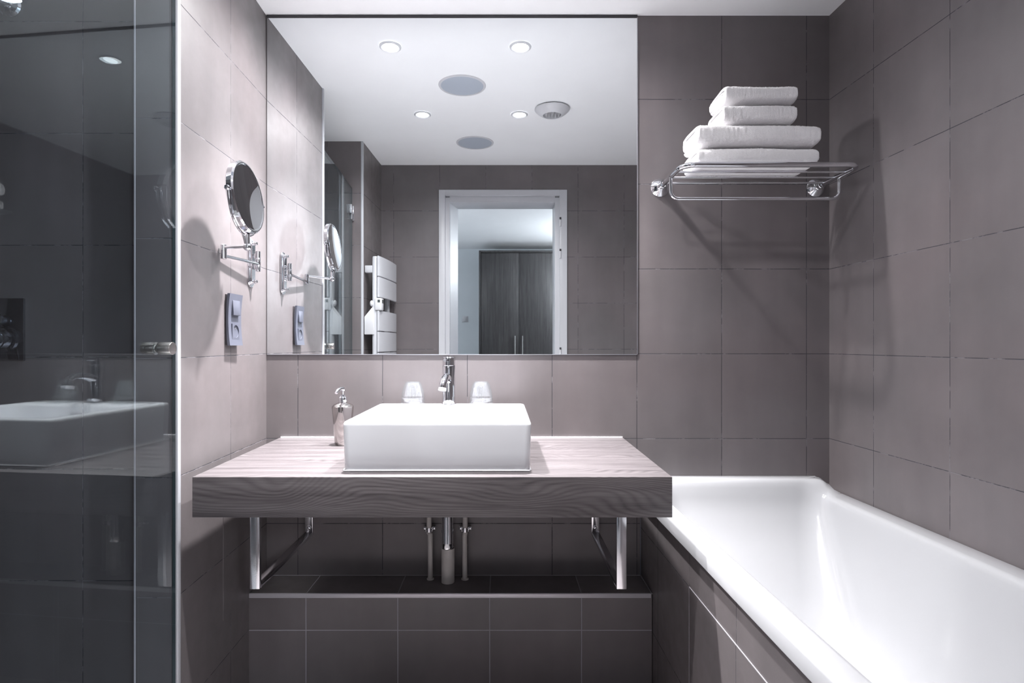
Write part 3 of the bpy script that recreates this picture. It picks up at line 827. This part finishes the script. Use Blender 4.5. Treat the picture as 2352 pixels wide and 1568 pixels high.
# ------------------------------------------------------------------ towel rack
RZ = CZ+.5525; RXL, RXR = .559, 1.111; YF = -.266
o = thing('towel_rack', 'chrome wall rack with rails, holding the folded white towels', 'towel rack', ((RXL+RXR)/2, 0, RZ))
for x in (RXL, RXR):
    b = MB(); b.lathe([(.0325, .0003), (.0325, .003), (.030, .006), (.0195, .016), (.0150, .019), (.0150, .024), (.0125, .0265), (.0125, .040), (.0105, .042), (.0105, .050)], (x, 0, RZ), '-Y', 48)
    b.build('wall_flange', M['chrome'], o)
rc = .045
pts = [(RXL, -.048, RZ)] + arc((RXL+rc, YF+rc, RZ), rc, 180, 270, 10, 'XY') + arc((RXR-rc, YF+rc, RZ), rc, -90, 0, 10, 'XY') + [(RXR, -.048, RZ)]
b = MB(); b.tube(pts, .0085, 22); b.build('frame_tube', M['chrome'], o)
for y in (-.062, -.127, -.189):
    b = MB(); b.tube([(RXL+.004, y, RZ), (RXR-.004, y, RZ)], .0035, 12); b.build('cross_bar', M['chrome'], o)
zt = CZ+.478; rc = .026; yt = -.142
pts = [(RXL-.002, yt, RZ-.004)] + arc((RXL-.002+rc, yt, zt+rc), rc, 180, 270, 10, 'XZ') + arc((RXR+.002-rc, yt, zt+rc), rc, 270, 360, 10, 'XZ') + [(RXR+.002, yt, RZ-.004)]
b = MB(); b.tube(pts, .0058, 18); b.build('hanging_bar', M['chrome'], o)

# ------------------------------------------------------------------ towels
def towel(name, label, x0, x1, y0, y1, z0, z1, turns, seed, nx=110, sag=.0, lean=0.0, bump=.0):
    """a flat-folded towel: a ribbon wound into a flattened spiral in the y-z plane, running along x"""
    bb = bmesh.new(); rnd = random.Random(seed)
    yc_, zc_ = (y0+y1)/2, (z0+z1)/2; a, c = (y1-y0)/2, (z1-z0)/2
    pitch = c/(turns+.15); th = pitch*.80
    nper = 44; n = int(nper*turns)
    ph = rnd.uniform(0, 6)
    def P(theta, inset):
        A, B = a-inset, c-inset
        e = .52
        cs, sn = math.cos(theta), math.sin(theta)
        return (A*math.copysign(abs(cs)**e, cs), B*math.copysign(abs(sn)**e, sn))
    secs = []
    for i in range(n+1):
        th0 = -math.pi/2+.5 - 2*math.pi*i/nper       # ends under the stack
        ins = pitch*i/nper
        o_ = P(th0, ins+.0004*math.sin(5*th0+ph)); q_ = P(th0, ins+th)
        secs.append((o_, q_))
    # inner tail
    def fuzz(v, k): 
        return noise.noise(Vector(v)*k+Vector((seed*3.1, 0, 0)))
    prev = None; L = x1-x0
    loops = []
    for ix in range(nx+1):
        t = ix/nx
        x = x0+L*t
        endf = min(t, 1-t)*L
        shrink = 1-.18*max(0, 1-endf/.012)**2
        row = []
        outer = []; inner = []
        for i, (p_, q_) in enumerate(secs):
            for lst, (yy, zz), side in ((outer, p_, 1), (inner, q_, -1)):
                xs = x
                # layers do not end flush: each slips by a few millimetres
                if t < .5: xs += (1-t/.5)*(.004*noise.noise(Vector((i*.09, seed, 0)))+.0015*math.sin(i*.21))
                else: xs += (t-.5)/.5*(.005*noise.noise(Vector((i*.09, seed+9, 0)))) 
                hgt = (zz/c+1)/2
                rip = .0035*noise.noise(Vector((x*7, yy*9, seed*1.7)))*hgt
                z = zc_+zz*shrink+rip + sag*math.sin(math.pi*t)*hgt + lean*(t-.5)*hgt*(z1-z0)
                y = yc_+yy + .003*noise.noise(Vector((x*9, zz*20, seed*2.3)))
                if side == 1:
                    f = .0011*fuzz((xs, y, z), 420)+.0007*fuzz((xs, y, z), 120)
                    dl = math.hypot(yy, zz) or 1
                    y += f*yy/dl*.7+f*(1 if yy > 0 else -1)*.5; z += f*(1 if zz > 0 else -1)
                lst.append(bb.verts.new((xs, y, z)))
        loop = outer+inner[::-1]
        loops.append(loop)
    m_ = len(loops[0])
    for A_, B_ in zip(loops[:-1], loops[1:]):
        for i in range(m_):
            j = (i+1) % m_
            bb.faces.new((A_[i], A_[j], B_[j], B_[i]))
    k = n+1
    for lp in (loops[0], loops[-1]):      # close the ends, rounded a little outward
        s = -1 if lp is loops[0] else 1
        mids = []
        for i in range(k):
            o1, i1_ = lp[i].co, lp[m_-1-i].co
            mids.append(bb.verts.new(((o1.x+i1_.x)/2+s*.0032+.0012*fuzz(o1, 300), (o1.y+i1_.y)/2, (o1.z+i1_.z)/2)))
        for i in range(k-1):
            bb.faces.new((lp[i], lp[i+1], mids[i+1], mids[i])); bb.faces.new((mids[i], mids[i+1], lp[m_-2-i], lp[m_-1-i]))
        bb.faces.new((lp[0], mids[0], lp[m_-1])); bb.faces.new((lp[k-1], lp[k], mids[k-1]))
    bmesh.ops.recalc_face_normals(bb, faces=bb.faces)
    b = MB(); b.join(bb)
    o = b.build(name, M['towel'], angle=80)
    recenter(o, ((x0+x1)/2, yc_, z0))
    tag(o, label, 'towel', 'folded white towels on the rack')
    return o
ZT = RZ+.0045
towel('bath_towel', 'wide white towel at the bottom of the stack, lying on the chrome rails', .612, .986, -.258, -.088, ZT, ZT+.0615, 2.6, 1, sag=.001)
towel('bath_towel', 'wide white towel second from the bottom, the thickest of the stack', .610, .990, -.262, -.090, ZT+.0615, ZT+.133, 2.7, 2, sag=.003, lean=-.10)
towel('hand_towel', 'small white towel second from the top, on the thick wide towel', .692, .918, -.258, -.096, ZT+.1335, ZT+.1975, 2.6, 3)
towel('hand_towel', 'small white towel on top of the stack', .698, .921, -.256, -.092, ZT+.198, ZT+.257, 2.5, 4)

# ------------------------------------------------------------------ glass shower door
A = Vector((-.8195, -.608, 0)); B = Vector((-.8610, -1.272, 0)); dv = (B-A).normalized(); nv = Vector((-dv.y, dv.x, 0))
if nv.x < 0: nv = -nv
o = thing('shower_door', 'hinged clear glass shower door on the left', 'shower door', (A.x, A.y, .03))
b = MB(); bb = bmesh.new(); T = .004
z0, z1 = .03, CZ+.890
c = [A+nv*T, B+nv*T, B-nv*T, A-nv*T]
lo = [bb.verts.new((p.x, p.y, z0)) for p in c]; hi = [bb.verts.new((p.x, p.y, z1)) for p in c]
for i in range(4):
    j = (i+1) % 4; f = bb.faces.new((lo[i], lo[j], hi[j], hi[i])); f.material_index = 0 if i in (0, 2) else 1
f = bb.faces.new(lo); f.material_index = 1; f = bb.faces.new(hi); f.material_index = 1
bmesh.ops.recalc_face_normals(bb, faces=bb.faces); 
me_b = bb; b.join(me_b)
b.build('glass_panel', [M['glass'], M['glass_edge']], o, smooth=False)
K = A+dv*.060; K.z = CZ-.0115
b = MB(); b.lathe([(.0085, T), (.0085, T+.0008), (.0148, T+.0010), (.0152, T+.0025), (.0152, .0355), (.0146, .0365), (0, .0368)], K, tuple(nv), 40); b.build('knob', M['steel'], o)
b = MB(); b.lathe([(.0085, T), (.0085, T+.0008), (.0148, T+.0010), (.0152, T+.0025), (.0152, .0345), (.0146, .0355), (0, .0358)], K, tuple(-nv), 40); b.build('knob', M['steel'], o)
for z in (CZ+.746, .28):
    b = MB(); e = B-dv*.025
    q = [e+dv*-.022+nv*.011, e+dv*.022+nv*.011, e+dv*.022-nv*.011, e-dv*.022-nv*.011]
    b.hexa([(p.x, p.y, z-.042) for p in q], [(p.x, p.y, z+.042) for p in q], .003)
    b.box(B.x-.016, B.x+.014, -1.2858, -1.268, z-.042, z+.042, .003)
    b.build('hinge', M['chrome'], o)

# ------------------------------------------------------------------ shower fittings
mx, mz = -1.362, CZ+.0375
o = thing('shower_mixer', 'dark chrome concealed shower valve plate with knob and lever, behind the glass', 'shower mixer', (mx, -.5, mz))
b = MB(); b.box(mx-.084, mx+.084, -.508, -.5005, mz-.084, mz+.084, .002); b.build('plate', M['chrome_dark'], o)
b = MB(); b.lathe([(.0125, 0), (.0125, .012), (.0165, .014), (.0165, .020), (.0130, .022), (.0125, .045), (.0115, .047), (0, .047)], (mx+.028, -.508, mz+.025), '-Y', 32); b.build('diverter_knob', M['chrome_dark'], o)
b = MB(); b.lathe([(.034, 0), (.034, .010), (.025, .012), (.024, .03), (.0275, .032), (.0275, .036), (.0245, .037), (.0245, .065), (.023, .067), (0, .067)], (mx+.038, -.508, mz-.026), '-Y', 44)
b.tube([(mx+.038, -.56, mz-.045), (mx+.045, -.568, mz-.10)], .0045, 14); b.build('lever', M['chrome_dark'], o)
hx, hz = -1.318, CZ+.905
o = thing('overhead_shower', 'round chrome shower head on a wall arm at the top left', 'shower head', (hx, -.5, hz))
b = MB(); b.lathe([(.031, .0005), (.031, .004), (.026, .009), (.012, .011), (.0105, .013)], (hx, -.5, hz), '-Y', 40); b.build('wall_flange', M['chrome'], o)
b = MB(); b.tube([(hx, -.505, hz), (hx-.03, -.60, hz+.006), (hx-.10, -.70, hz+.012), (hx-.16, -.78, hz+.0), (hx-.17, -.80, hz-.03)], .0095, 18); b.build('arm', M['chrome'], o)
b = MB(); b.lathe([(.012, 0), (.014, .012), (.085, .020), (.085, .026), (0, .026)], (hx-.17, -.80, hz-.028), '-Z', 44); b.build('spray_plate', M['chrome'], o)

# ------------------------------------------------------------------ towel radiator
o = thing('towel_radiator', 'white radiator with curved slats beside the doorway, seen in the mirror', 'radiator', (-.735, -1.5, .30))
for y in (-1.325, -1.665):
    b = MB(); b.lathe([(0, .0), (.0165, .0), (.0175, .003), (.0175, 1.300), (.015, 1.306), (0, 1.3065)], (-.736, y, .30), 'Z', 26); b.build('upright', M['radiator'], o)
tops = [(CZ+.508, CZ+.390), (CZ+.386, CZ+.268), (CZ+.191, CZ+.073), (CZ+.069, CZ-.049), (CZ-.053, CZ-.171), (CZ-.30, CZ-.418), (CZ-.422, CZ-.540), (CZ-.544, CZ-.662)]
for zt_, zb_ in tops:
    bb = bmesh.new(); n = 16; rws = []
    for i in range(n+1):
        t = -1+2*i/n; q = (t+1)/2; y = -1.300-.392*q; x = -.715+.030*(1-(1-q)**2)
        rws.append([bb.verts.new((x-.006, y, zb_)), bb.verts.new((x+.005, y, zb_)), bb.verts.new((x+.005, y, zt_)), bb.verts.new((x-.006, y, zt_))])
    for p_, q_ in zip(rws[:-1], rws[1:]):
        for k in range(4): bb.faces.new((p_[k], p_[(k+1) % 4], q_[(k+1) % 4], q_[k]))
    bb.faces.new(rws[0]); bb.faces.new(rws[-1]); bmesh.ops.recalc_face_normals(bb, faces=bb.faces)
    lg = [e for e in bb.edges if e.calc_face_angle(0) > 1.0]
    bmesh.ops.bevel(bb, geom=lg, offset=.0025, segments=2, affect='EDGES')
    b = MB(); b.join(bb); b.build('slat', M['radiator'], o)
for z in (CZ+.433, CZ-.52):
    for y in (-1.335, -1.655):
        b = MB(); b.box(xl(y)+.0005, -.745, y-.018, y+.018, z-.021, z+.021, .004); b.build('wall_bracket', M['radiator'], o)
b = MB(); b.box(-.735, -.695, -1.365, -1.300, CZ+.193, CZ+.264, .006); ctl = b.build('control_unit', M['white_plastic'], o)
b = MB(); b.box(-.6955, -.6942, -1.352, -1.313, CZ+.235, CZ+.256); b.box(-.718, -.704, -1.3002, -1.2992, CZ+.238, CZ+.254); b.build('display', M['screen'], ctl)
b = MB(); b.hexa([(-.795, -1.355, CZ+.053), (-.738, -1.355, CZ+.053), (-.738, -1.300, CZ+.053), (-.795, -1.300, CZ+.053)][::-1],
                 [(-.795, -1.355, CZ+.155), (-.748, -1.355, CZ+.212), (-.748, -1.300, CZ+.212), (-.795, -1.300, CZ+.155)][::-1], .003); b.build('junction_box', M['white_plastic'], o)
b = MB(); b.sphere((-.755, -1.315, CZ+.233), .015, scale=(.7, .9, 1.2)); b.build('bleed_knob', M['white_plastic'], o)
